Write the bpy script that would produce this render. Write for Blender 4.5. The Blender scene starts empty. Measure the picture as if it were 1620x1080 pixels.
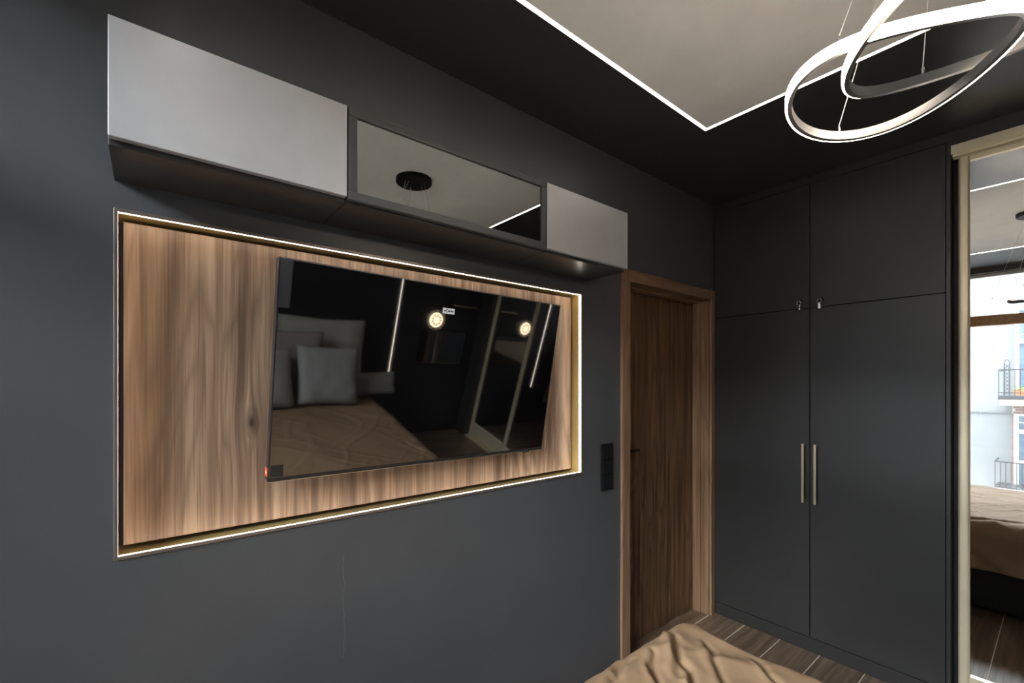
import bpy, bmesh, math, random
from mathutils import Vector, Matrix, noise
random.seed(7)
PI = math.pi
S = bpy.context.scene
COL = S.collection

# ------------------------------------------------------------------ camera
cam_d = bpy.data.cameras.new('camera')
cam = bpy.data.objects.new('camera', cam_d); COL.objects.link(cam)
cam_d.sensor_width = 36.0
cam_d.lens = 711.0 / 1620.0 * 36.0
cam_d.shift_y = 65.0 / 1620.0
cam_d.clip_start = 0.01
cam.location = (0.0, -1.459, 1.5)
cam.rotation_euler = (PI / 2, 0, math.atan2(880, 711) - PI / 2)
S.camera = cam

# ------------------------------------------------------------------ world, exposure
SKY = 37.0
w = bpy.data.worlds.new('overcast_sky'); S.world = w; w.use_nodes = True
bg = w.node_tree.nodes['Background']
bg.inputs[0].default_value = (0.90, 0.95, 1.0, 1); bg.inputs[1].default_value = SKY
vs = S.view_settings
vs.view_transform = 'Standard'; vs.look = 'None'; vs.gamma = 1.0; vs.use_curve_mapping = False
vs.exposure = 0.5
S.cycles.use_denoising = True
S.cycles.max_bounces = 10
S.cycles.sample_clamp_indirect = 6.0

CEIL = 2.653
# daylight portal in the window opening (guides sky sampling, gives no light of its own)
pl = bpy.data.lights.new('window_portal', 'AREA'); pl.shape = 'RECTANGLE'; pl.size = 1.67; pl.size_y = 2.2
pl.cycles.is_portal = True
po = bpy.data.objects.new('window_portal', pl); COL.objects.link(po)
po.location = (-0.80, -0.915, 1.49); po.rotation_euler = (PI / 2, 0, -PI / 2)

L_RING, L_NICHE, L_CEIL, L_WALL = 32.0, 8.5, 8.0, 8.0
WARM = (1.0, 0.84, 0.66)

# ------------------------------------------------------------------ materials
MATS = {}
def nodes_of(name):
    m = bpy.data.materials.new(name); m.use_nodes = True
    nt = m.node_tree
    return m, nt, nt.nodes['Principled BSDF']
def coord(nt, scale=(1, 1, 1), loc=(0, 0, 0), rot=(0, 0, 0)):
    tc = nt.nodes.new('ShaderNodeTexCoord'); mp = nt.nodes.new('ShaderNodeMapping')
    nt.links.new(tc.outputs['Object'], mp.inputs[0])
    mp.inputs['Scale'].default_value = scale; mp.inputs['Location'].default_value = loc; mp.inputs['Rotation'].default_value = rot
    return mp.outputs[0]
def noise_tex(nt, vec, scale, detail=3, rough=.5, dist=0):
    n = nt.nodes.new('ShaderNodeTexNoise'); nt.links.new(vec, n.inputs['Vector'])
    n.inputs['Scale'].default_value = scale; n.inputs['Detail'].default_value = detail
    n.inputs['Roughness'].default_value = rough; n.inputs['Distortion'].default_value = dist
    return n.outputs['Fac']
def ramp(nt, fac, stops):
    r = nt.nodes.new('ShaderNodeValToRGB'); nt.links.new(fac, r.inputs[0])
    e = r.color_ramp.elements
    while len(e) < len(stops): e.new(.5)
    for k, (p, c) in enumerate(stops):
        e[k].position = p; e[k].color = (*c, 1) if len(c) == 3 else c
    return r.outputs[0]
def mixc(nt, fac, a, b, mode='MIX'):
    m = nt.nodes.new('ShaderNodeMix'); m.data_type = 'RGBA'; m.blend_type = mode
    def put(s, v):
        if hasattr(v, 'is_output') or isinstance(v, bpy.types.NodeSocket): nt.links.new(v, s)
        else: s.default_value = v if isinstance(v, float) else (*v, 1)
    put(m.inputs[0], fac); put(m.inputs[6], a); put(m.inputs[7], b)
    return m.outputs[2]
def math_n(nt, op, a, b=None, c=None):
    m = nt.nodes.new('ShaderNodeMath'); m.operation = op
    for i, v in enumerate((a, b, c)):
        if v is None: continue
        if isinstance(v, (int, float)): m.inputs[i].default_value = v
        else: nt.links.new(v, m.inputs[i])
    return m.outputs[0]
def bump(nt, b, fac, strength, dist=.002):
    n = nt.nodes.new('ShaderNodeBump'); n.inputs['Strength'].default_value = strength; n.inputs['Distance'].default_value = dist
    nt.links.new(fac, n.inputs['Height']); nt.links.new(n.outputs[0], b.inputs['Normal'])

def plain(name, col, rough=.5, metal=0., var=.06, vscale=6., spec=.5, bstr=0., bscale=300., coat=0.):
    m, nt, b = nodes_of(name)
    v = coord(nt)
    f = noise_tex(nt, v, vscale, 4, .6)
    lo = tuple(max(0, c * (1 - var)) for c in col); hi = tuple(min(1, c * (1 + var)) for c in col)
    nt.links.new(ramp(nt, f, [(.3, lo), (.7, hi)]), b.inputs['Base Color'])
    b.inputs['Roughness'].default_value = rough; b.inputs['Metallic'].default_value = metal
    b.inputs['Specular IOR Level'].default_value = spec
    b.inputs['Coat Weight'].default_value = coat
    if bstr: bump(nt, b, noise_tex(nt, v, bscale, 2, .5), bstr)
    MATS[name] = m; return m
def glow(name, col, strength):
    m, nt, b = nodes_of(name)
    b.inputs['Base Color'].default_value = (.8, .8, .8, 1)
    f = noise_tex(nt, coord(nt), 3.0, 2)
    nt.links.new(ramp(nt, f, [(0., tuple(c * .97 for c in col)), (1., col)]), b.inputs['Emission Color'])
    b.inputs['Emission Strength'].default_value = strength
    MATS[name] = m; return m
def wood(name, dark, mid, light, off=0., rough=.42, along='z', knot=None, figure=1.0, sc=1.0):
    """vertical walnut veneer: flowing figure, fine pores; grain runs along the given axis"""
    m, nt, b = nodes_of(name)
    if along == 'z':   s1, s2, s3 = (5 * sc, 5 * sc, .55 * sc), (36, 36, 1.1), (190, 190, 3)
    elif along == 'x': s1, s2, s3 = (.55 * sc, 5 * sc, 5 * sc), (1.1, 36, 36), (3, 190, 190)
    base = coord(nt, loc=(off, off * .7, off * 1.3))
    def sc_vec(v, s):
        mp = nt.nodes.new('ShaderNodeMapping'); mp.inputs['Scale'].default_value = s
        nt.links.new(v, mp.inputs[0]); return mp.outputs[0]
    vec = base
    kd = None
    if knot:
        tc = nt.nodes.new('ShaderNodeTexCoord')
        sub = nt.nodes.new('ShaderNodeVectorMath'); sub.operation = 'SUBTRACT'
        nt.links.new(tc.outputs['Object'], sub.inputs[0]); sub.inputs[1].default_value = knot
        mp = nt.nodes.new('ShaderNodeMapping'); nt.links.new(sub.outputs[0], mp.inputs[0]); mp.inputs['Scale'].default_value = (1.5, 0, .62)
        ln = nt.nodes.new('ShaderNodeVectorMath'); ln.operation = 'LENGTH'; nt.links.new(mp.outputs[0], ln.inputs[0])
        kd = ln.outputs['Value']
        g = math_n(nt, 'POWER', 2.718, math_n(nt, 'MULTIPLY', kd, -22.0))       # falls off round the knot
        scl = nt.nodes.new('ShaderNodeVectorMath'); scl.operation = 'SCALE'
        nt.links.new(sub.outputs[0], scl.inputs[0]); nt.links.new(math_n(nt, 'MULTIPLY', g, -.85), scl.inputs['Scale'])
        ad = nt.nodes.new('ShaderNodeVectorMath'); ad.operation = 'ADD'
        nt.links.new(base, ad.inputs[0]); nt.links.new(scl.outputs[0], ad.inputs[1]); vec = ad.outputs[0]
    f1 = noise_tex(nt, sc_vec(vec, s1), 1.0, 2, .45, .55 * figure)
    rings = math_n(nt, 'FRACT', math_n(nt, 'MULTIPLY', f1, 15.0))          # growth-ring contours of the figure
    tri = math_n(nt, 'ABSOLUTE', math_n(nt, 'SUBTRACT', rings, .5))
    f2 = noise_tex(nt, sc_vec(vec, s2), 1.0, 3, .6, .3)
    f3 = noise_tex(nt, sc_vec(vec, s3), 1.0, 2, .5)
    fl = noise_tex(nt, sc_vec(vec, tuple(x * .55 for x in s1)), 1.0, 2, .5, .4)
    c = ramp(nt, f2, [(.34, dark), (.50, mid), (.68, light)])
    c = mixc(nt, math_n(nt, 'MULTIPLY', math_n(nt, 'SMOOTH_MAX', math_n(nt, 'SUBTRACT', tri, .22), 0.0, .08), 2.1), c, dark)
    c = mixc(nt, ramp(nt, fl, [(.35, (0, 0, 0)), (.7, (.38, .38, .38))]), c, light)
    c = mixc(nt, ramp(nt, f3, [(.33, (.45, .45, .45)), (.47, (0, 0, 0))]), c, dark)
    if kd is not None:
        c = mixc(nt, ramp(nt, kd, [(.004, (.95, .95, .95)), (.016, (.5, .5, .5)), (.035, (0, 0, 0))]), c, tuple(x * .25 for x in dark))
    nt.links.new(c, b.inputs['Base Color'])
    b.inputs['Roughness'].default_value = rough
    bump(nt, b, f3, .12, .001)
    MATS[name] = m; return m

def wall_paint(name, col, crack=None, rough=.36, spec=.55):
    m, nt, b = nodes_of(name)
    v = coord(nt)
    f = noise_tex(nt, v, 5.0, 4, .6)
    c = ramp(nt, f, [(.3, tuple(x * .95 for x in col)), (.7, tuple(x * 1.05 for x in col))])
    if crack:
        sx = nt.nodes.new('ShaderNodeSeparateXYZ'); tc = nt.nodes.new('ShaderNodeTexCoord'); nt.links.new(tc.outputs['Object'], sx.inputs[0])
        wob = noise_tex(nt, coord(nt, (0, 0, 9)), 1.0, 4, .7)
        dx = math_n(nt, 'ABSOLUTE', math_n(nt, 'SUBTRACT', sx.outputs[0], math_n(nt, 'MULTIPLY_ADD', wob, .05, crack[0] - .025)))
        on = math_n(nt, 'LESS_THAN', dx, .0007)
        on = math_n(nt, 'MULTIPLY', on, math_n(nt, 'MULTIPLY', math_n(nt, 'GREATER_THAN', sx.outputs[2], crack[1]), math_n(nt, 'LESS_THAN', sx.outputs[2], crack[2])))
        c = mixc(nt, math_n(nt, 'MULTIPLY', on, .22), c, (.5, .5, .5))
    nt.links.new(c, b.inputs['Base Color'])
    b.inputs['Roughness'].default_value = rough; b.inputs['Specular IOR Level'].default_value = spec
    bump(nt, b, noise_tex(nt, v, 420.0, 2), .08)
    MATS[name] = m; return m

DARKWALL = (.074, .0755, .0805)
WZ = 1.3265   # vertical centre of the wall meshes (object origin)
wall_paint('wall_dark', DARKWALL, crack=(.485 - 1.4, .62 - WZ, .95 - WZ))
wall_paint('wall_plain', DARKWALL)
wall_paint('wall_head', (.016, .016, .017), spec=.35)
wall_paint('ceil_dark', (.040, .040, .041), rough=.38)
wall_paint('ceil_light', (.84, .83, .80), rough=.55, spec=.3)
plain('white_wall', (.7, .72, .75), .6)
plain('wardrobe_front', (.027, .0255, .0245), .38, spec=.5, bstr=.05)
plain('cabinet_front', (.60, .60, .62), .36, metal=.5, bstr=.03)
plain('cabinet_body', (.035, .033, .032), .30)
plain('groove', (.008, .008, .008), .6)
plain('frame_grey', (.10, .10, .105), .35, metal=.5)
plain('glass_tint', (.38, .40, .405), .015, metal=1.0, var=.01)
plain('brass', (.62, .47, .20), .34, metal=.6, bstr=.10, bscale=24.)
plain('brass_satin', (.80, .68, .45), .33, metal=1.0)
plain('champagne', (.78, .67, .48), .42, metal=.55)
plain('profile_taupe', (.30, .25, .22), .35, metal=.7)
plain('black', (.008, .008, .008), .5, spec=.2)
plain('black_satin', (.010, .010, .0105), .4, spec=.25)
plain('tv_screen', (.003, .003, .0035), .03, spec=1.0, coat=1.0)
plain('tv_edge', (.02, .02, .022), .25)
plain('silver', (.6, .6, .61), .25, metal=1.0)
plain('wire_white', (.75, .74, .70), .4)
plain('chrome', (.85, .85, .86), .12, metal=1.0)
plain('mirror', (.90, .91, .90), .004, metal=1.0, var=.004)
plain('ring_metal', (.20, .20, .205), .40, metal=.6)
plain('duvet', (.25, .158, .092), .85, var=.05, vscale=3., spec=.2, bstr=.25, bscale=600.)
plain('pillow_cream', (.36, .345, .32), .85, bstr=.2, bscale=500.)
plain('pillow_mauve', (.26, .225, .225), .85, bstr=.2, bscale=500.)
plain('pillow_grey', (.27, .265, .255), .85, bstr=.2, bscale=500.)
plain('bed_black', (.008, .008, .008), .8, bstr=.2, bscale=400.)
plain('grout', (.85, .78, .68), .8)
plain('sticker_red', (.75, .06, .03), .4)
plain('sticker_white', (.75, .74, .78), .5)
plain('sticker_film', (.018, .019, .021), .35)
plain('ink', (.03, .03, .05), .5)
plain('facade', (.145, .148, .152), .9, var=.03)
plain('brick', (.16, .11, .095), .9, var=.2, vscale=30)
plain('window_white', (.62, .64, .66), .5)
plain('far_glass', (.10, .14, .18), .08, var=.2)
plain('iron', (.03, .03, .033), .5)
plain('fascia', (.50, .38, .28), .7)
plain('terracotta', (.45, .16, .07), .8)
plain('leaf', (.16, .28, .08), .7, var=.4, vscale=20)
plain('asphalt', (.36, .36, .35), .9)
plain('canvas', (.28, .29, .31), .8)
wood('walnut_panel', (.095, .054, .034), (.275, .172, .112), (.44, .30, .205), off=.35, knot=(-.535, 0, -.115))
wood('walnut_door', (.042, .019, .008), (.15, .078, .036), (.25, .14, .070), off=2.1, rough=.38)
wood('walnut_casing', (.13, .068, .036), (.25, .145, .08), (.33, .20, .115), off=4.1, rough=.36, figure=.5)
wood('walnut_casing_x', (.13, .068, .036), (.25, .145, .08), (.33, .20, .115), off=5.1, rough=.36, along='x', figure=.5)
wood('window_wood', (.20, .10, .04), (.38, .20, .08), (.46, .26, .12), off=1.1, along='x')
for k in range(4):
    wood('tile_wood_%d' % k, (.075, .046, .028), (.165, .106, .066), (.27, .19, .13), off=1.7 * k, rough=.33, along='x', figure=1.2)
MATS['tv_screen'].node_tree.nodes['Principled BSDF'].inputs['IOR'].default_value = 1.75
glow('led_ring', WARM, L_RING)
glow('led_niche', (1, .88, .75), L_NICHE)
glow('led_ceiling', (1, .90, .80), L_CEIL)
glow('led_wall', (1, .88, .74), L_WALL)
glow('led_sconce', (1, .80, .52), 5.0)
def glass_mat():
    m, nt, b = nodes_of('window_glass')
    out = nt.nodes['Material Output']
    tr = nt.nodes.new('ShaderNodeBsdfTransparent'); tr.inputs[0].default_value = (.95, .97, .97, 1)
    gl = nt.nodes.new('ShaderNodeBsdfGlossy'); gl.inputs['Roughness'].default_value = .0
    fr = nt.nodes.new('ShaderNodeFresnel'); fr.inputs[0].default_value = 1.45
    mx = nt.nodes.new('ShaderNodeMixShader')
    nt.links.new(fr.outputs[0], mx.inputs[0]); nt.links.new(tr.outputs[0], mx.inputs[1]); nt.links.new(gl.outputs[0], mx.inputs[2])
    nt.links.new(mx.outputs[0], out.inputs[0]); MATS['window_glass'] = m
glass_mat()

# ------------------------------------------------------------------ mesh helpers
def new_bm(): return bmesh.new()
def bx(bm, x0, x1, y0, y1, z0, z1, mat=None):
    vs_ = [bm.verts.new(p) for p in ((x0, y0, z0), (x1, y0, z0), (x1, y1, z0), (x0, y1, z0), (x0, y0, z1), (x1, y0, z1), (x1, y1, z1), (x0, y1, z1))]
    for f in ((0, 3, 2, 1), (4, 5, 6, 7), (0, 1, 5, 4), (1, 2, 6, 5), (2, 3, 7, 6), (3, 0, 4, 7)):
        bm.faces.new([vs_[i] for i in f])
def prism(bm, poly, axis, a, b):
    """extrude a 2D polygon along an axis from a to b"""
    def P(u, v, t):
        return {'x': (t, u, v), 'y': (u, t, v), 'z': (u, v, t)}[axis]
    A = [bm.verts.new(P(u, v, a)) for u, v in poly]; B = [bm.verts.new(P(u, v, b)) for u, v in poly]
    n = len(poly)
    bm.faces.new(A[::-1]); bm.faces.new(B)
    for i in range(n): bm.faces.new([A[i], A[(i + 1) % n], B[(i + 1) % n], B[i]])
def lathe(bm, prof, center, axis='z', seg=40):
    c = Vector(center); rings = []
    for r, h in prof:
        ring = []
        for k in range(seg):
            t = 2 * PI * k / seg
            a, b_ = r * math.cos(t), r * math.sin(t)
            p = {'z': (a, b_, h), 'y': (a, h, b_), 'x': (h, a, b_)}[axis]
            ring.append(bm.verts.new(c + Vector(p)))
        rings.append(ring)
    for i in range(len(rings) - 1):
        for k in range(seg):
            bm.faces.new([rings[i][k], rings[i][(k + 1) % seg], rings[i + 1][(k + 1) % seg], rings[i + 1][k]])
    bm.faces.new(rings[0][::-1]); bm.faces.new(rings[-1])
def tube(bm, pts, r, seg=10, closed=False):
    pts = [Vector(p) for p in pts]; n = len(pts); rings = []
    for i, p in enumerate(pts):
        d = (pts[(i + 1) % n] - pts[i - 1]) if closed else (pts[min(i + 1, n - 1)] - pts[max(i - 1, 0)])
        d.normalize()
        u = d.cross(Vector((0, 0, 1)))
        if u.length < 1e-3: u = d.cross(Vector((1, 0, 0)))
        u.normalize(); v = d.cross(u)
        rings.append([bm.verts.new(p + r * (math.cos(2 * PI * k / seg) * u + math.sin(2 * PI * k / seg) * v)) for k in range(seg)])
    for i in range(n if closed else n - 1):
        a, b_ = rings[i], rings[(i + 1) % n]
        for k in range(seg): bm.faces.new([a[k], a[(k + 1) % seg], b_[(k + 1) % seg], b_[k]])
    if not closed: bm.faces.new(rings[0][::-1]); bm.faces.new(rings[-1])
def obj(name, bm, mat, parent=None, bevel=0., smooth=False, local=False):
    """one mesh object; verts are given in world space unless local (then in the parent's space)"""
    bmesh.ops.recalc_face_normals(bm, faces=bm.faces)
    xs = [v.co for v in bm.verts]
    lo = Vector([min(c[i] for c in xs) for i in range(3)]); hi = Vector([max(c[i] for c in xs) for i in range(3)])
    ctr = (lo + hi) / 2
    bmesh.ops.translate(bm, verts=bm.verts, vec=-ctr)
    me = bpy.data.meshes.new(name); bm.to_mesh(me); bm.free()
    me.materials.append(MATS[mat])
    if smooth:
        for p in me.polygons: p.use_smooth = True
    o = bpy.data.objects.new(name, me); COL.objects.link(o)
    if parent is not None:
        o.parent = parent
        base = Vector((0, 0, 0)) if local else world_loc(parent)
        o.location = ctr - base
    else: o.location = ctr
    if bevel:
        md = o.modifiers.new('bevel', 'BEVEL'); md.width = bevel; md.segments = 2; md.limit_method = 'ANGLE'; md.harden_normals = False
    return o
def world_loc(o):
    l = Vector(o.location)
    while o.parent: o = o.parent; l += o.location
    return l
def box(name, mat, parent, x0, x1, y0, y1, z0, z1, bevel=0., local=False):
    bm = new_bm(); bx(bm, min(x0, x1), max(x0, x1), min(y0, y1), max(y0, y1), min(z0, z1), max(z0, z1))
    return obj(name, bm, mat, parent, bevel, local=local)
def tag(o, label=None, cat=None, group=None, kind=None):
    if label: o['label'] = label
    if cat: o['category'] = cat
    if group: o['group'] = group
    if kind: o['kind'] = kind
    return o
def thing(name, label, cat, loc=(0, 0, 0), group=None):
    o = bpy.data.objects.new(name, None); COL.objects.link(o); o.location = loc; o.empty_display_size = .05
    return tag(o, label, cat, group)
def struct(o, label, cat):
    return tag(o, label, cat, kind='structure')

# ------------------------------------------------------------------ the room
XW, XE, YN, YS = -0.70, 3.50, 0.0, -2.56       # window wall, wall behind wardrobe, TV wall, headboard wall
TW = 0.16                                      # thickness of the TV wall
NX0, NX1, NZ0, NZ1 = -0.066, 1.606, 1.067, 1.925   # niche opening
DX0, DX1, DZ1 = 1.955, 2.828, 2.045            # door opening
def cells(bm, xs, zs, holes, y0, y1):
    for i in range(len(xs) - 1):
        for j in range(len(zs) - 1):
            cxm, czm = (xs[i] + xs[i + 1]) / 2, (zs[j] + zs[j + 1]) / 2
            if any(a < cxm < b and c < czm < d for a, b, c, d in holes): continue
            bx(bm, xs[i], xs[i + 1], y0, y1, zs[j], zs[j + 1])
bm = new_bm()
bx(bm, XW, NX0, 0, TW, 0, CEIL); bx(bm, NX0, NX1, 0, TW, 0, NZ0); bx(bm, NX0, NX1, 0, TW, NZ1, CEIL); bx(bm, NX1, DX0, 0, TW, 0, CEIL)
bx(bm, DX0, DX1, 0, TW, DZ1, CEIL); bx(bm, DX1, XE, 0, TW, 0, CEIL)
struct(obj('wall_left', bm, 'wall_dark'), 'dark anthracite painted wall with the television niche and the door', 'wall')
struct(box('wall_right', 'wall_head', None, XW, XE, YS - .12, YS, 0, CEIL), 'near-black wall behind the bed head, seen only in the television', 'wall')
struct(box('wall_front', 'wall_plain', None, XE, XE + .12, YS - .12, TW, 0, CEIL), 'dark wall hidden behind the wardrobes', 'wall')
WY0, WY1, WZ0, WZ1 = -1.75, -0.08, 0.38, 2.60
bm = new_bm()
bx(bm, XW - .20, XW, YS - .12, WY0, 0, CEIL); bx(bm, XW - .20, XW, WY1, TW, 0, CEIL)
bx(bm, XW - .20, XW, WY0, WY1, 0, WZ0); bx(bm, XW - .20, XW, WY0, WY1, WZ1, CEIL)
struct(obj('wall_back', bm, 'wall_plain'), 'dark wall around the big window, seen in the sliding mirror', 'wall')

# ceiling: dark margin, pale centre field
LX0, LX1, LY0, LY1, LW = 0.06, 1.983, -2.15, -0.414, 0.014    # outer edge of the lit rectangle
bm = new_bm()
bx(bm, XW - .2, XE + .12, LY1, TW, CEIL, CEIL + .08); bx(bm, XW - .2, XE + .12, YS - .12, LY0, CEIL, CEIL + .08)
bx(bm, XW - .2, LX0, LY0, LY1, CEIL, CEIL + .08); bx(bm, LX1, XE + .12, LY0, LY1, CEIL, CEIL + .08)
ceil = struct(obj('ceiling', bm, 'ceil_dark'), 'matt black ceiling margin around a pale lit rectangle', 'ceiling')
c2 = box('centre_panel', 'ceil_light', ceil, LX0 + LW, LX1 - LW, LY0 + LW, LY1 - LW, CEIL, CEIL + .08)
c2['label'] = 'pale grey centre field of the ceiling'
t = thing('ceiling_led_frame', 'thin white light line set flush in the ceiling as a rectangle', 'light strip', ((LX0 + LX1) / 2, (LY0 + LY1) / 2, CEIL))
for a in ((LX0, LX1, LY1 - LW, LY1), (LX0, LX1, LY0, LY0 + LW), (LX0, LX0 + LW, LY0 + LW, LY1 - LW), (LX1 - LW, LX1, LY0 + LW, LY1 - LW)):
    box('led_strip', 'led_ceiling', t, *a, CEIL - .0005, CEIL + .03)

# floor: light grout bed with wood-look plank tiles
floor = struct(box('floor', 'grout', None, XW - .2, XE + .12, YS - .12, TW, -.10, -.0015), 'pale grout bed of the plank tile floor', 'floor')
tile_cache = {}
def tile(x0, x1, y0, y1):
    g = .0022
    key = (round(x1 - x0, 3), round(y1 - y0, 3))
    i = random.randrange(4)
    if (key, i) not in tile_cache:
        bm = new_bm(); lx, ly = key
        bx(bm, -lx / 2 + g, lx / 2 - g, -ly / 2 + g, ly / 2 - g, -.010, 0)
        bmesh.ops.recalc_face_normals(bm, faces=bm.faces)
        me = bpy.data.meshes.new('floor_tile'); bm.to_mesh(me); bm.free(); me.materials.append(MATS['tile_wood_%d' % i]); tile_cache[(key, i)] = me
    o = bpy.data.objects.new('floor_tile', tile_cache[(key, i)]); COL.objects.link(o); o.parent = floor
    o.location = Vector(((x0 + x1) / 2, (y0 + y1) / 2, 0)) - world_loc(floor)
for r in range(13):
    y1 = -.2 * r; y0 = max(y1 - .2, YS)
    joints = [1.69 + 1.2 * k for k in range(-3, 3)] if r % 2 == 1 else [2.30 + 1.2 * k for k in range(-4, 2)]
    xs = [XW] + [j for j in joints if XW + .05 < j < 2.97] + [3.0]
    for a, b in zip(xs, xs[1:]): tile(a, b, y0, y1)
tile(DX0, DX1, 0, .115)

# window with wooden transom
win = struct(thing('window_1', None, None, (XW - .10, (WY0 + WY1) / 2, WZ0)), 'large window with oak transom seen in the sliding mirror', 'window')
fx0, fx1 = XW - .13, XW - .07
TZ0, TZ1 = 2.075, 2.175
for a in ((WY0, WY0 + .06, WZ0, WZ1), (WY1 - .06, WY1, WZ0, WZ1)):
    box('frame_post', 'window_white', win, fx0, fx1, a[0], a[1], a[2], a[3], .004)
for a in ((WZ0, WZ0 + .06), (WZ1 - .03, WZ1)):
    box('frame_rail', 'window_white', win, fx0, fx1, WY0 + .06, WY1 - .06, a[0], a[1], .004)
tr = new_bm(); bx(tr, XW - .15, XW - .02, WY0 + .061, WY1 - .061, TZ0, TZ1)
tro = obj('transom', tr, 'window_wood', win, .005); tro['label'] = 'brown oak transom bar'
for a in ((WZ0 + .06, TZ0), (TZ1, WZ1 - .03)):
    box('pane', 'window_glass', win, XW - .104, XW - .098, WY0 + .06, WY1 - .06, a[0], a[1])

# ------------------------------------------------------------------ door in the TV wall
door = struct(thing('door_1', None, None, ((DX0 + DX1) / 2, 0, 0)), 'walnut veneered door set deep in its walnut frame', 'door')
CT = .016
CX0, CX1, CZ = 1.897, 2.866, 2.094
box('casing', 'walnut_casing', door, CX0, 1.966, -CT, -.0005, 0, CZ, .003)
box('casing', 'walnut_casing', door, 2.816, CX1, -CT, -.0005, 0, CZ, .003)
box('casing_head', 'walnut_casing_x', door, 1.966, 2.816, -CT, -.0005, 2.030, CZ, .003)
box('jamb', 'walnut_casing', door, DX0 + .001, 1.972, 0, .15, 0, 2.03)
box('jamb', 'walnut_casing', door, 2.811, DX1 - .001, 0, .15, 0, 2.03)
box('jamb_head', 'walnut_casing_x', door, DX0 + .001, DX1 - .001, 0, .15, 2.028, 2.044)
box('stop_bead', 'walnut_casing', door, 2.799, 2.811, .052, .105, 0, 2.028, .002)
box('stop_bead', 'walnut_casing', door, 1.972, 1.984, .052, .105, 0, 2.028, .002)
box('stop_bead', 'walnut_casing_x', door, 1.984, 2.799, .052, .105, 2.016, 2.028, .002)
slab = box('door_leaf', 'walnut_door', door, 1.974, 2.809, .108, .148, .006, 2.026, .002)
# lever handle near the left edge
bm = new_bm(); lathe(bm, [(.026, 0), (.026, -.008), (.022, -.010)], (2.045, .108, 1.120), 'y', 28)
obj('rosette', bm, 'black_satin', slab, smooth=False)
bm = new_bm(); tube(bm, [(2.045, .100, 1.120), (2.045, .062, 1.120), (2.050, .055, 1.120), (2.14, .055, 1.120)], .009, 12)
obj('lever', bm, 'black_satin', slab, smooth=True)
bm = new_bm(); lathe(bm, [(.010, -.012), (.0105, -.006), (.010, 0)], (2.045, .062, 1.120), 'y', 20)
obj('lever_cap', bm, 'chrome', slab)

# ------------------------------------------------------------------ niche with lit frame and walnut back panel
PX0, PX1, PZ0, PZ1, PY = -0.051, 1.595, 1.083, 1.912, 0.060
t = thing('television_niche', 'wall niche edged with a white light line and lined in brass, walnut panel inside', 'niche', ((NX0 + NX1) / 2, 0, NZ0))
box('wood_panel', 'walnut_panel', t, PX0, PX1, PY, PY + .018, PZ0, PZ1, .0022)
box('back_board', 'groove', t, NX0 + .003, NX1 - .003, .112, .120, NZ0 + .003, NZ1 - .003)
box('batten', 'groove', t, NX0 + .25, NX1 - .25, PY + .018, .112, PZ0 + .2, PZ1 - .2)
th = .003
Y0, Y1 = .0, .112
box('brass_lining', 'brass', t, NX0, NX1, Y0, Y1, NZ1 - th, NZ1); box('brass_lining', 'brass', t, NX0, NX1, Y0, Y1, NZ0, NZ0 + th)
box('brass_lining', 'brass', t, NX0, NX0 + th, Y0, Y1, NZ0 + th, NZ1 - th); box('brass_lining', 'brass', t, NX1 - th, NX1, Y0, Y1, NZ0 + th, NZ1 - th)
# aluminium nosing on the wall face
fw, ft = .007, .004
box('profile', 'profile_taupe', t, NX0 - .001, NX1 + .001, -ft, .004, NZ1 - fw, NZ1 + .001, .001)
box('profile', 'profile_taupe', t, NX0 - .001, NX1 + .001, -ft, .004, NZ0 - .001, NZ0 + fw, .001)
box('profile', 'profile_taupe', t, NX0 - .001, NX0 + fw, -ft, .004, NZ0 + fw, NZ1 - fw, .001)
box('profile', 'profile_taupe', t, NX1 - .0032, NX1 + .001, -ft * .5, .004, NZ0 + fw, NZ1 - fw, .001)
# light strips just inside the nosing
ld = .012; lt = .0068
for nm, a in (('led_strip', (NX0 + lt, NX1 - lt, .0041, ld, NZ1 - lt, NZ1 - th)), ('led_strip', (NX0 + lt, NX1 - lt, .0041, ld, NZ0 + th, NZ0 + lt)),
              ('led_strip', (NX0 + th, NX0 + lt, .0041, ld, NZ0 + th, NZ1 - th)), ('led_strip', (NX1 - lt, NX1 - th, .0041, ld, NZ0 + th, NZ1 - th))):
    box(nm, 'led_niche', t, *a)

# ------------------------------------------------------------------ television, tilted forward
tvc = Vector((0.8189, -0.0506, 1.5219)); a_, b_, c_ = .17487, .02742, -.00843
rv = Vector((math.cos(b_), math.sin(b_), 0)); n0 = Vector((math.sin(b_), -math.cos(b_), 0))
up = Vector((0, 0, 1)) * math.cos(a_) + n0 * math.sin(a_)
r2 = rv * math.cos(c_) + up * math.sin(c_); u2 = up * math.cos(c_) - rv * math.sin(c_)
yv = u2.cross(r2)                               # into the wall
tv = thing('television', 'large flat black television tilted forward in front of the walnut panel', 'television', tvc)
tv.rotation_euler = Matrix((r2, yv, u2)).transposed().to_euler()
TWd, THt = 1.10, .638
def lbox(name, mat, par, x0, x1, y0, y1, z0, z1, bevel=0.): return box(name, mat, par, x0, x1, y0, y1, z0, z1, bevel, local=True)
lbox('housing', 'tv_edge', tv, -TWd / 2, TWd / 2, .004, .030, -THt / 2, THt / 2, .003)
lbox('rear_box', 'black', tv, -.36, .36, .030, .046, -THt / 2 + .04, .06, .004)
lbox('screen', 'tv_screen', tv, -TWd / 2 + .004, TWd / 2 - .004, .0, .004, -THt / 2 + .012, THt / 2 - .004)
lbox('chin', 'tv_edge', tv, -TWd / 2 + .004, TWd / 2 - .004, -.001, .004, -THt / 2 + .001, -THt / 2 + .012)
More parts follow.
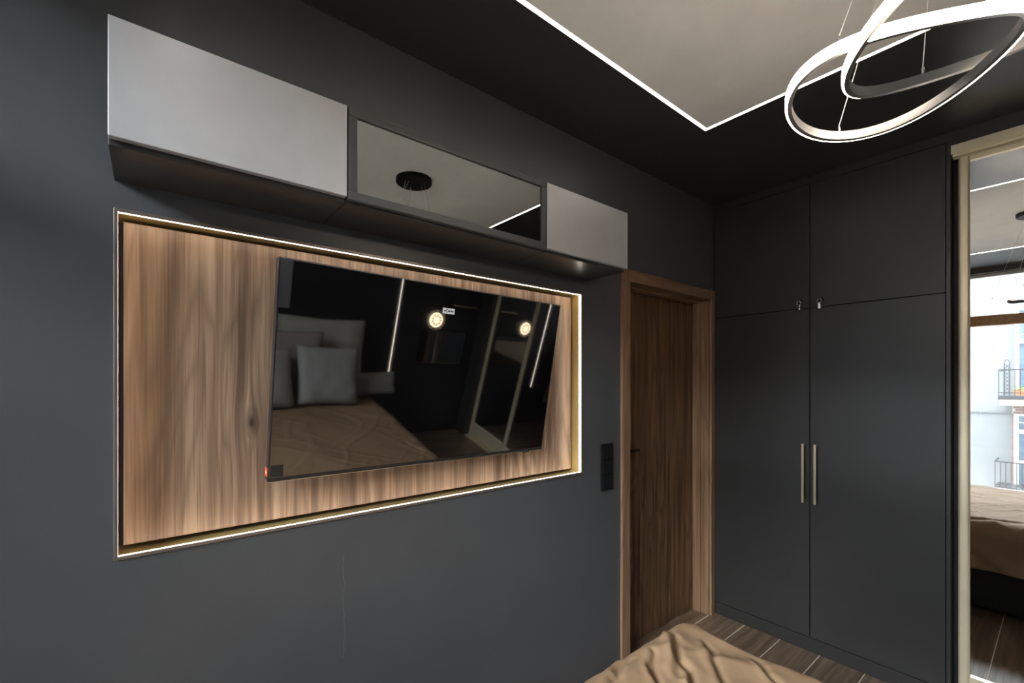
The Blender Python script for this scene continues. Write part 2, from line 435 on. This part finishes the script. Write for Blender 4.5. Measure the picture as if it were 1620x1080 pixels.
for a in ((-TWd / 2, TWd / 2, THt / 2 - .004, THt / 2), (-TWd / 2, TWd / 2, -THt / 2 - .0015, -THt / 2 + .001)):
    lbox('edge_trim', 'silver', tv, a[0], a[1], -.001, .004, a[2], a[3])
lbox('edge_trim', 'tv_edge', tv, -TWd / 2, -TWd / 2 + .004, -.001, .004, -THt / 2 + .001, THt / 2 - .004)
lbox('edge_trim', 'silver', tv, TWd / 2 - .0022, TWd / 2, -.001, .004, -THt / 2 + .001, THt / 2 - .004)
lbox('logo_tab', 'black', tv, .44, .475, -.0005, .010, -THt / 2 - .006, -THt / 2 - .0015)
# stickers on the screen
def on_tv(u, v):
    """screen position (local x, z) of a point picked on the photograph"""
    F = Vector((math.cos(math.atan2(880, 711)), math.sin(math.atan2(880, 711)), 0)); Rr = Vector((F.y, -F.x, 0))
    d = F + Rr * ((u - 810) / 711) + Vector((0, 0, (605 - v) / 711))
    o = Vector((0, -1.459, 1.5)); tt = (tvc - o).dot(yv) / d.dot(yv); p = o + d * tt - tvc
    return p.dot(r2), p.dot(u2)
x0, z0 = on_tv(700, 495.2); x1, z1 = on_tv(719.5, 488.8)
st = lbox('sticker', 'sticker_white', tv, x0, x1, -.0008, .0, z0, z1); st['label'] = 'small white printed sticker'
lw = (x1 - x0); zc = (z0 + z1) / 2; zh = (z1 - z0)
for k, (p, q, r, s) in enumerate(((.12, .26, -.12, .14), (.30, .34, -.3, .3), (.34, .42, .18, .3), (.34, .42, -.3, -.2), (.44, .62, -.15, .12), (.66, .70, -.15, .3), (.70, .88, -.15, .1))):
    bm = new_bm(); bx(bm, x0 + p * lw - (x0 + x1) / 2, x0 + q * lw - (x0 + x1) / 2, -.0008, -.0004, (r) * zh, (s) * zh)
    o = obj('print', bm, 'ink', st, local=True)
    o.location.y = -.0005
x0, z0 = on_tv(426, 757); x1, z1 = on_tv(442, 741)
f_ = lbox('sticker', 'sticker_film', tv, -TWd / 2 + .006, -TWd / 2 + .040, -.0006, .0, -THt / 2 + .014, -THt / 2 + .050); f_['label'] = 'dark film square in the screen corner'
sr = lbox('sticker', 'sticker_red', tv, -TWd / 2 - .0008, -TWd / 2, .006, .030, -THt / 2 + .014, -THt / 2 + .038); sr['label'] = 'red sticker wrapped on the side edge'
lbox('print', 'sticker_white', sr, -.0007, -.0002, -.008, .006, -.003, .003)
# wall bracket behind
lbox('bracket', 'black', tv, -.2, .2, .046, .056, -.16, .05)

# ------------------------------------------------------------------ overhead cabinets
KF, KB = -0.232, -0.212          # front of doors, front of bodies
KZ0, KZ1 = 1.992, 2.250
def overhead(name, label, x0, x1, kind):
    t = thing(name, label, 'cabinet', ((x0 + x1) / 2, 0, KZ0), 'overhead cabinets above the niche')
    box('body', 'cabinet_body', t, x0 + .0005, x1 - .0005, KB, -.001, KZ0, KZ1 - .002, .001)
    zb = KZ0 + .012
    if kind == 'plain':
        box('door', 'cabinet_front', t, x0 + .001, x1 - .001, KF, KB - .001, zb, KZ1, .0012)
    else:
        g = .003; f = .024
        bm = new_bm()
        fr_ = box('door', 'cabinet_body', t, x0 + g + f, x1 - g - f, KF + .010, KB - .001, zb + f, KZ1 - f)
        for a in ((x0 + g, x1 - g, KZ1 - f, KZ1), (x0 + g, x1 - g, zb - .006, zb - .006 + f)):
            box('frame_rail', 'frame_grey', fr_, a[0], a[1], KF - .002, KB - .001, a[2], a[3], .002)
        for a in ((x0 + g, x0 + g + f), (x1 - g - f, x1 - g)):
            box('frame_stile', 'frame_grey', fr_, a[0], a[1], KF - .002, KB - .001, zb - .006 + f, KZ1 - f, .002)
        p = box('glass_pane', 'glass_tint', fr_, x0 + g + f, x1 - g - f, KF + .004, KF + .009, zb - .006 + f, KZ1 - f)
        p['label'] = 'dark mirrored glass pane'
        bm.free()
    return t
overhead('overhead_cabinet', 'left overhead cabinet with a plain satin grey flap front, brightest in the row', -.066, .4185, 'plain')
overhead('overhead_cabinet', 'middle overhead cabinet with a dark reflecting glass flap in a grey frame', .4185, 1.160, 'glass')
overhead('overhead_cabinet', 'right overhead cabinet with a plain grey front, its corner above the door frame', 1.160, 1.651, 'plain')

# ------------------------------------------------------------------ wall switches
t = thing('switch_panel', 'black vertical triple switch panel on the wall beside the door', 'switch', (1.786, 0, .963))
box('plate', 'black', t, 1.742, 1.830, -.009, -.0005, .962, 1.194, .002)
for k in range(3):
    box('switch_rocker', 'black_satin', t, 1.750, 1.822, -.0125, -.009, .970 + k * .075, 1.036 + k * .075, .0015)

# ------------------------------------------------------------------ wardrobe with four hinged doors
WF = 2.869
t = thing('wardrobe', 'tall matt anthracite built-in wardrobe with four hinged doors beside the walnut door', 'wardrobe', (WF, -.56, 0))
box('carcass', 'groove', t, WF + .022, 3.45, -1.100, -.004, .0, 2.650)
box('filler', 'wardrobe_front', t, WF, WF + .02, -.0105, -.0005, .080, 2.606)
box('top_filler', 'wardrobe_front', t, WF, WF + .02, -1.119, -.0005, 2.609, 2.652)
box('plinth', 'wardrobe_front', t, WF, WF + .02, -1.119, -.0005, .001, .0765)
box('side_panel', 'wardrobe_front', t, WF, 3.45, -1.119, -1.1045, .078, 2.608)
g = .0022
def wdoor(y0, y1, z0, z1): return box('door', 'wardrobe_front', t, WF, WF + .02, y0 + g, y1 - g, z0 + g, z1 - g, .0008)
d1 = wdoor(-.5525, -.011, .078, 1.9165); d2 = wdoor(-1.1035, -.5525, .078, 1.9165)
u1 = wdoor(-.5525, -.011, 1.9165, 2.608); uu2 = wdoor(-1.1035, -.5525, 1.9165, 2.608)
def pull(par, y, z0, z1):
    bm = new_bm(); bx(bm, WF - .034, WF - .024, y - .006, y + .006, z0, z1)
    for z in (z0 + .008, z1 - .016): bx(bm, WF - .024, WF, y - .004, y + .004, z, z + .008)
    o = obj('handle', bm, 'brass_satin', par, .001); o['label'] = 'slim brass bar handle'
pull(d1, -.527, .830, 1.158); pull(d2, -.586, .830, 1.158)
def lock(par, y, z, turn):
    bm = new_bm(); lathe(bm, [(.012, 0), (.012, -.004), (.009, -.006)], (WF, y, z), 'x', 24)
    obj('lock', bm, 'black_satin', par)
    bm = new_bm(); lathe(bm, [(.0045, -.006), (.0045, -.020)], (WF, y, z), 'x', 16)
    bx(bm, WF - .030, WF - .018, y - .0015, y + .0015, z - .004, z + .004)
    k = obj('key', bm, 'black_satin', par)
    bm = new_bm()                                # folded key head hanging below the lock
    pts = [(WF - .027, y + turn * .001 + .010 * math.cos(q), z - .012 + .010 * math.sin(q)) for q in [2 * PI * i / 20 for i in range(20)]]
    tube(bm, pts, .0022, 8, closed=True)
    bx(bm, WF - .030, WF - .024, y - .0055 + turn * .001, y + .0055 + turn * .001, z - .054, z - .022)
    o = obj('key_head', bm, 'chrome', par, .0008); o['label'] = 'steel key hanging in the lock'
lock(u1, -.507, 1.958, 0); lock(uu2, -.608, 1.958, 2)

# ------------------------------------------------------------------ sliding wardrobe with mirror doors
t = thing('mirror_wardrobe', 'sliding wardrobe with champagne gold frames and tall mirror doors at the right edge', 'wardrobe', (WF, -1.75, 0))
MY0, MY1 = -2.40, -1.1195
box('carcass', 'groove', t, 2.955, 3.45, YS + .004, -1.1195, 0, 2.65)
box('top_filler', 'wardrobe_front', t, WF, 2.955, YS + .004, -1.1195, 2.590, 2.652)
box('end_panel', 'wardrobe_front', t, WF, 2.955, YS + .004, MY0, .001, 2.590)
val = box('top_track', 'champagne', t, 2.866, 2.950, MY0 + .001, MY1, 2.546, 2.588, .001)
box('track_lip', 'champagne', val, 2.872, 2.880, MY0 + .001, MY1 - .006, 2.534, 2.546, .0008)
box('track_lip', 'champagne', val, 2.896, 2.902, MY0 + .001, MY1 - .006, 2.530, 2.546, .0008)
box('bottom_track', 'champagne', t, 2.880, 2.950, MY0 + .001, MY1, .001, .012, .001)
def mdoor(y1, y0, xf, label):
    # y1 is the edge nearer to the hinged wardrobe
    sw, zt, zb = .037, 2.530, .016
    p = box('sliding_door', 'groove', t, xf + .024, xf + .030, y0 + .004, y1 - .004, zb + .004, zt - .004)
    p['label'] = label
    m = box('mirror_pane', 'mirror', p, xf + .018, xf + .0235, y0 + sw - .006, y1 - sw + .006, .150, zt - .016)
    for a in ((y1 - sw, y1), (y0, y0 + sw)):
        bm = new_bm()
        ym = (a[0] + a[1]) / 2; hw = (a[1] - a[0]) / 2
        prism(bm, [(xf + .032, ym - hw), (xf + .006, ym - hw), (xf + .001, ym - hw + .006), (xf, ym - hw + .012), (xf, ym + hw - .012), (xf + .001, ym + hw - .006), (xf + .006, ym + hw), (xf + .032, ym + hw)], 'z', zb, zt)
        obj('frame_stile', bm, 'champagne', p)
    box('frame_rail', 'champagne', p, xf + .004, xf + .032, y0 + sw, y1 - sw, zt - .020, zt, .001)
    box('frame_rail', 'champagne', p, xf + .004, xf + .032, y0 + sw, y1 - sw, zb, .165, .001)
mdoor(-1.1405, -1.785, 2.8945, 'mirror door nearer to the hinged wardrobe')
mdoor(-1.750, -2.396, 2.8945 + .0345 - .0, 'second mirror door')

# ------------------------------------------------------------------ pendant lamp with two rings
CAN = (1.17, -1.33, CEIL)
lamp = thing('pendant_lamp', 'pendant lamp of two crossing grey metal rings with lit white rims', 'lamp', CAN)
bm = new_bm(); lathe(bm, [(.10, -.001), (.10, -.022), (.096, -.026)], CAN, 'z', 48)
obj('canopy', bm, 'black', lamp)
RINGS = ([1.1199, -1.2459, 2.0785, .1784, -.0001, -.0087, -.0063, -.0167, -.0025, .0022],
         [1.0886, -1.3982, 2.1234, .2196, .0135, -.0420, .0033, .0097, -.0018, .0036])
def ring_pt(p, th, dr=0., dz=0.):
    z = p[2] + sum(p[4 + 2 * k] * math.cos((k + 1) * th) + p[5 + 2 * k] * math.sin((k + 1) * th) for k in range(3))
    rad = Vector((math.cos(th), math.sin(th), 0))
    return Vector((p[0] + p[3] * math.cos(th), p[1] + p[3] * math.sin(th), z + dz)) + rad * dr
def sweep(p, sect, N=160):
    bm = new_bm(); rows = [[bm.verts.new(ring_pt(p, 2 * PI * i / N, dr, dz)) for dr, dz in sect] for i in range(N)]
    n = len(sect)
    for i in range(N):
        for k in range(n): bm.faces.new([rows[i][k], rows[i][(k + 1) % n], rows[(i + 1) % N][(k + 1) % n], rows[(i + 1) % N][k]])
    return bm
RH = .021
for k, p in enumerate(RINGS):
    b0 = .0007 if k == 0 else .0016
    body = [(-.004, .0), (-.012, .001), (-.012, RH - .001), (-.004, RH)] if k == 0 else [(-.004, -.0004), (-.012, .0006), (-.012, RH - .001), (-.004, RH)]
    r_ = obj('ring', sweep(p, body), 'ring_metal', lamp, smooth=False)
    obj('light_band', sweep(p, [(-.0038, b0), (-.0005, b0), (0, b0 + .001), (0, RH - .002), (-.0005, RH - .0007), (-.0038, RH - .0007)]), 'led_ring', r_)
def wire(p, th, cx_off):
    q = ring_pt(p, th, -.009, RH)
    bm = new_bm(); tube(bm, [q + Vector((0, 0, -.002)), q + Vector((0, 0, .012)), Vector((CAN[0] + cx_off[0], CAN[1] + cx_off[1], CEIL - .024))], .0009, 6)
    obj('suspension_wire', bm, 'wire_white', lamp)
    bm = new_bm(); lathe(bm, [(.003, 0), (.003, .011), (.0015, .014)], q + Vector((0, 0, -.001)), 'z', 12)
    obj('wire_clip', bm, 'chrome', lamp)
for ang in (165, 280, 45): wire(RINGS[0], math.radians(ang), (.06 * math.cos(math.radians(ang)), .06 * math.sin(math.radians(ang))))
for ang in (38, 158, 275): wire(RINGS[1], math.radians(ang), (.04 * math.cos(math.radians(ang)), .04 * math.sin(math.radians(ang))))

# ------------------------------------------------------------------ bed
bed = thing('bed', 'double bed with tan duvet, its foot corner below the door', 'bed', (.85, -1.5, 0))
box('base', 'bed_black', bed, .16, 1.56, -2.54, -.585, .02, .34, .02)
for x in (.22, 1.48):
    for y in (-2.45, -.66): box('leg', 'black', bed, x - .03, x + .03, y - .03, y + .03, 0, .02)
box('mattress', 'pillow_cream', bed, .16, 1.56, -2.54, -.575, .34, .53, .04)
IX0, IX1, IY1, IY0 = .19, 1.545, -.590, -2.53
RF, HANG = .10, .20
def drape(a, b):
    """a, b run past the flat top; the surplus folds over the edge and hangs"""
    ca, cb = min(max(a, IX0), IX1), min(b, IY1)
    dx, dy = a - ca, b - cb
    L = math.hypot(dx, dy); arc = RF * PI / 2
    if L < 1e-9: off, drop, dirv = 0, 0, (0, 0)
    else:
        dirv = (dx / L, dy / L)
        if L < arc: off, drop = RF * math.sin(L / RF), RF * (1 - math.cos(L / RF))
        else: off, drop = RF + (L - arc) * .10, RF + (L - arc)
    return Vector((ca + dirv[0] * off, cb + dirv[1] * off, .600 - drop)), L
bm = new_bm()
NA, NB = 290, 330
ext = RF * PI / 2 + HANG
rows = []
CREASES = [(1.52, -.53, 1.25, -.72, .020, .011), (1.42, -.60, 1.20, -.82, .022, .010), (1.33, -.57, 1.16, -.70, .016, .010), (1.52, -.66, 1.28, -.88, .014, .012),
           (1.56, -.80, 1.36, -1.05, .012, .012), (1.25, -.54, 1.02, -.62, .012, .013), (1.62, -.95, 1.45, -1.30, .010, .014), (1.10, -.60, .85, -.95, .010, .014)]
def ridge(v): return 1 - abs(noise.noise(v)) * 2
for i in range(NA):
    a = IX0 - ext + (IX1 - IX0 + 2 * ext) * i / (NA - 1)
    row = []
    for j in range(NB):
        b = IY0 + (IY1 + ext - IY0) * j / (NB - 1)
        p, L = drape(a, b)
        e = 1e-3
        pa, pb = drape(a + e, b)[0] - p, drape(a, b + e)[0] - p
        n = pa.cross(pb)
        n = n.normalized() if n.length > 1e-12 else Vector((0, 0, 1))
        q = Vector((a, b, 0))
        rot = Vector((a * .80 + b * .60, -a * .60 + b * .80, 0))
        warp = noise.noise(q * 2.3) * .35
        d = .012 * noise.noise(q * 3.1) + .004 * noise.noise(q * 7.0)
        d += .006 * max(0, ridge(Vector((rot.x * 2.2 + warp, rot.y * 9 + warp * 3, 1.3))) - .55) * (1 + noise.noise(q * 4))
        d += .007 * max(0, ridge(Vector((rot.y * 1.8 + warp, rot.x * 7 - warp * 2, 5.1))) - .6)
        # crumpled corner
        ck = math.exp(-((a - 1.42) ** 2 + (b + .66) ** 2) / .10)
        d += ck * (.008 * ridge(Vector((a * 9 + warp * 4, b * 4, 9.0))) - .006 + .005 * noise.noise(q * 12))
        for (ax, ay, bx_, by, dep, wd) in CREASES:
            ex, ey = bx_ - ax, by - ay; ll = ex * ex + ey * ey
            s_ = ((a - ax) * ex + (b - ay) * ey) / ll
            if -.1 < s_ < 1.1:
                off = ((a - ax) * ey - (b - ay) * ex) / math.sqrt(ll) + .018 * noise.noise(q * 9) + .006 * noise.noise(q * 30)
                win = max(0, 1 - abs(s_ * 2 - 1) ** 4)
                d += win * dep * (-math.exp(-(off / wd) ** 2) + .55 * math.exp(-((off - 2.2 * wd) / (1.3 * wd)) ** 2))
        if L > .12: d += .010 * math.sin((a * 1.3 + b) * 22 + 3 * noise.noise(q * 4)) * min(1, (L - .12) / .2)
        row.append(bm.verts.new(p + n * d))
    rows.append(row)
for i in range(NA - 1):
    for j in range(NB - 1): bm.faces.new([rows[i][j], rows[i + 1][j], rows[i + 1][j + 1], rows[i][j + 1]])
dv = obj('duvet', bm, 'duvet', bed, smooth=True); dv['label'] = 'crumpled tan duvet hanging over the edges'
md = dv.modifiers.new('thick', 'SOLIDIFY'); md.thickness = .012; md.offset = -1

def pillow(name, label, mat, loc, w_, h_, th_, tilt, yaw, group='pillows at the bed head', quilt=False):
    bm = new_bm(); N = 26; verts = {}
    for s in (1, -1):
        for i in range(N + 1):
            for j in range(N + 1):
                u, v = i / N * 2 - 1, j / N * 2 - 1
                if s == -1 and (i in (0, N) or j in (0, N)): verts[(s, i, j)] = verts[(1, i, j)]; continue
                e = (1 - u ** 4) * (1 - v ** 4)
                k = 1 - .05 * (1 - abs(v)) * (abs(u) ** 3) ; k2 = 1 - .06 * (1 - abs(u)) * (abs(v) ** 3)
                d = s * th_ / 2 * max(0, e) ** .45 + .008 * noise.noise(Vector((u * 2.5, v * 2.5, s + w_ * 9)))
                if quilt: d += .003 * math.sin(i * 1.9) * math.sin(j * 1.9)
                verts[(s, i, j)] = bm.verts.new((u * w_ / 2 * k, d, v * h_ / 2 * k2 + h_ / 2))
        for i in range(N):
            for j in range(N):
                q = [verts[(s, i, j)], verts[(s, i + 1, j)], verts[(s, i + 1, j + 1)], verts[(s, i, j + 1)]]
                try: bm.faces.new(q if s == 1 else q[::-1])
                except ValueError: pass
    bmesh.ops.recalc_face_normals(bm, faces=bm.faces)
    me = bpy.data.meshes.new(name); bm.to_mesh(me); bm.free(); me.materials.append(MATS[mat])
    for p in me.polygons: p.use_smooth = True
    o = bpy.data.objects.new(name, me); COL.objects.link(o)
    o.location = loc; o.rotation_euler = (tilt, 0, yaw)
    return tag(o, label, 'pillow', group)
R = math.radians
pillow('pillow', 'largest cream pillow leaning on the wall, mirrored in the television', 'pillow_cream', (1.24, -2.37, .610), .70, .58, .15, R(8), 0)
pillow('pillow', 'cream pillow cut off by the left edge of the television reflection, beside the square cushion', 'pillow_cream', (.62, -1.93, .612), .62, .42, .15, R(24), R(-4))
pillow('pillow', 'mauve grey pillow in front of the big cream one in the television reflection', 'pillow_mauve', (.92, -2.21, .612), .52, .50, .12, R(8), R(3))
pillow('pillow', 'square grey cushion standing foremost in the television reflection', 'pillow_grey', (1.17, -1.97, .612), .45, .45, .14, R(20), R(4))
pillow('pillow', 'low waffle-knit pillow at the right of the pillows in the television reflection', 'pillow_grey', (1.57, -2.14, .612), .50, .20, .13, R(20), R(-5), quilt=True)

# ------------------------------------------------------------------ fittings on the headboard wall (seen in the TV)
t = thing('wall_led_strip', 'vertical white light line on the dark wall, mirrored in the television', 'light strip', (1.93, YS, .50))
box('profile', 'black', t, 1.915, 1.945, YS + .0005, YS + .010, .50, 2.62)
box('led_strip', 'led_wall', t, 1.928, 1.932, YS + .010, YS + .013, .502, 2.618)
def sconce(x, z, label):
    t = thing('wall_sconce', label, 'lamp', (x, YS, z))
    bm = new_bm(); lathe(bm, [(.03, .001), (.03, .022)], (x, YS, z), 'y', 24); obj('mount', bm, 'black', t)
    bm = new_bm(); lathe(bm, [(.072, .022), (.074, .024), (.074, .032), (.072, .034)], (x, YS, z), 'y', 48); obj('lit_disc', bm, 'led_sconce', t)
    bm = new_bm()
    tube(bm, [(x + .098 * math.cos(q), YS + .03, z + .098 * math.sin(q)) for q in [2 * PI * i / 48 for i in range(48)]], .0035, 8, closed=True)
    bx(bm, x - .003, x + .003, YS + .024, YS + .030, z + .07, z + .098); bx(bm, x - .003, x + .003, YS + .024, YS + .030, z - .098, z - .07)
    obj('brass_hoop', bm, 'brass_satin', t, smooth=True)
    for k in range(9):
        q = 2 * PI * k / 9; rr = .045
        bm = new_bm(); lathe(bm, [(.010, .0342), (.010, .036)], (x + rr * math.cos(q), YS, z + rr * math.sin(q)), 'y', 10); obj('ornament', bm, 'brass_satin', t)
sconce(2.34, 1.235, 'round glowing wall sconce in a brass hoop, mirrored in the television')
t = thing('wall_rail', 'horizontal brass rail above the sconce, mirrored in the television', 'rail', (2.67, YS, 1.40))
bm = new_bm(); tube(bm, [(2.53, YS + .04, 1.40), (2.81, YS + .04, 1.40)], .008, 12); obj('bar', bm, 'brass_satin', t, smooth=True)
for x in (2.54, 2.80):
    bm = new_bm(); lathe(bm, [(.012, .001), (.010, .006), (.005, .012), (.005, .04)], (x, YS, 1.40), 'y', 16); obj('bracket', bm, 'brass_satin', t, smooth=True)
t = thing('vanity_mirror', 'small wall mirror with black frame below the brass rail, seen in the television', 'mirror', (2.46, YS, .78))
box('frame', 'black', t, 2.19, 2.75, YS + .0005, YS + .014, .77, 1.14, .002)
box('pane', 'glass_tint', t, 2.205, 2.735, YS + .014, YS + .017, .785, 1.125)
t = thing('wall_picture', 'pale grey canvas on the dark wall above the pillows, edge seen in the television', 'picture', (.70, YS, 1.21))
box('stretcher', 'black', t, .41, .99, YS + .0005, YS + .022, 1.22, 1.88); box('canvas', 'canvas', t, .405, .995, YS + .022, YS + .026, 1.215, 1.885, .002)

# ------------------------------------------------------------------ the house across the street (seen in the sliding mirror)
GZ = -6.0
struct(box('ground', 'asphalt', None, -60, XW - .25, -50, 50, GZ - .2, GZ), 'grey street far below the window', 'street')
FX = -11.5
# unseen house around this room: tall storeys added above to shade the house opposite
bm = new_bm()
bx(bm, XW - .20, 9, -34, 34, CEIL + .09, 18.0); bx(bm, XW - .20, 9, -34, 34, GZ, -.11)
bx(bm, XW - .20, 9, TW + .01, 34, -.11, CEIL + .09); bx(bm, XW - .20, 9, -34, YS - .13, -.11, CEIL + .09)
struct(obj('wall_outer_shading', bm, 'facade'), 'unseen outer walls of the house around this room, upper storeys added to shade the house opposite', 'wall')
h = thing('apartment_building', 'white house with balcony across the street, seen in the sliding mirror', 'building', (FX, 0, GZ))
box('wall', 'facade', h, FX - 6, FX, -12, 12, GZ, 5.2)
box('roof', 'asphalt', h, FX - 6, FX + .25, -12, 12, 5.2, 5.4)
box('string_course', 'facade', h, FX, FX + .03, -.55, 12, .715, .735)
bm = new_bm(); bx(bm, FX, FX + .03, -2.6, -.555, .70, 1.04); obj('brick_band', bm, 'asphalt', h)
for r in range(5):
    for c in range(9):
        y = -.60 - c * .225 - (.11 if r % 2 else 0)
        bm = new_bm(); bx(bm, FX + .03, FX + .045, y - .10, y + .03 if c == 0 and r % 2 == 0 else y + .105 - .0, .705 + r * .067, .705 + r * .067 + .055)
        obj('brick', bm, 'brick', h)
box('brick_pier', 'brick', h, FX, FX + .035, -.575, -.545, -2.0, .70)
def far_window(y1, wd, z0, z1, bars):
    f = box('window', 'far_glass', h, FX + .001, FX + .01, y1 - wd, y1, z0, z1)
    for a in ((y1 - .085, y1), (y1 - wd, y1 - wd + .085)): box('frame_post', 'window_white', f, FX + .01, FX + .06, a[0], a[1], z0, z1, .006)
    for z_, hh in [(z0, .08), (z1 - .05, .05)] + bars: box('frame_rail', 'window_white', f, FX + .01, FX + .05, y1 - wd + .085, y1 - .085, z_, z_ + hh, .004)
far_window(-.585, 1.3, 1.20, 3.40, [(2.50, .11)])
far_window(-.580, 1.3, -1.6, .695, [(.20, .10), (.47, .02), (-.55, .06)])
def balcony(zt, y1, y0, trellis):
    s = box('balcony', 'iron', h, FX, FX + .90, y0, y1, zt - .10, zt, .01)
    box('fascia', 'fascia', s, FX + .02, FX + .88, y0 + .02, y1 - .03, zt - .24, zt - .10)
    bm = new_bm(); X = FX + .88
    bx(bm, X - .01, X + .01, y0, y1, zt + .62, zt + .65); bx(bm, X - .01, X + .01, y0, y1, zt + .06, zt + .08)
    bx(bm, FX, X, y1 - .02, y1, zt + .62, zt + .65)
    obj('handrail', bm, 'iron', s)
    n = int((y1 - y0) / .09)
    for k in range(n + 1):
        y = y1 - .01 - k * .09
        box('baluster', 'iron', s, X - .008, X + .008, y - .008, y + .008, zt, zt + .62)
b1 = balcony(1.18, -.36, -2.6, True)
b2 = balcony(-1.10, -.30, -2.6, False)
tre = thing('trellis', 'black arched iron trellis standing on the far balcony', 'trellis', (FX + .7, -.50, 1.18))
bm = new_bm()
ys = -.455, -.545
for y in ys: bx(bm, FX + .69, FX + .70, y - .008, y + .008, 1.18, 1.98)
tube(bm, [(FX + .695, -.50 + .045 * math.cos(q), 1.98 + .09 * math.sin(q)) for q in [PI * i / 10 for i in range(11)]], .008, 6)
obj('frame', bm, 'iron', tre)
for k in range(8):
    for s in (1, -1):
        bm = new_bm(); z = 1.2 + k * .095
        tube(bm, [(FX + .695, ys[0], z if s == 1 else z + .095), (FX + .695, ys[1], z + .095 if s == 1 else z)], .006, 5)
        obj('lattice_bar', bm, 'iron', tre)
fb = thing('flower_box', 'terracotta flower box with green plant on the far balcony', 'planter', (FX + .6, -.72, 1.18))
bm = new_bm(); prism(bm, [(-.86, 1.18), (-.62, 1.18), (-.60, 1.32), (-.88, 1.32)], 'x', FX + .55, FX + .68); obj('pot', bm, 'terracotta', fb)
for k in range(40):
    bm = new_bm(); p = Vector((FX + .55 + .13 * random.random(), -.86 + .25 * random.random(), 1.32 + .09 * random.random()))
    s = .03; v_ = [bm.verts.new(p + Vector((random.uniform(-s, s), random.uniform(-s, s), random.uniform(-s, s)))) for _ in range(4)]
    for q in ((0, 1, 2), (0, 1, 3), (0, 2, 3), (1, 2, 3)): bm.faces.new([v_[i] for i in q])
    obj('leaf', bm, 'leaf', fb)
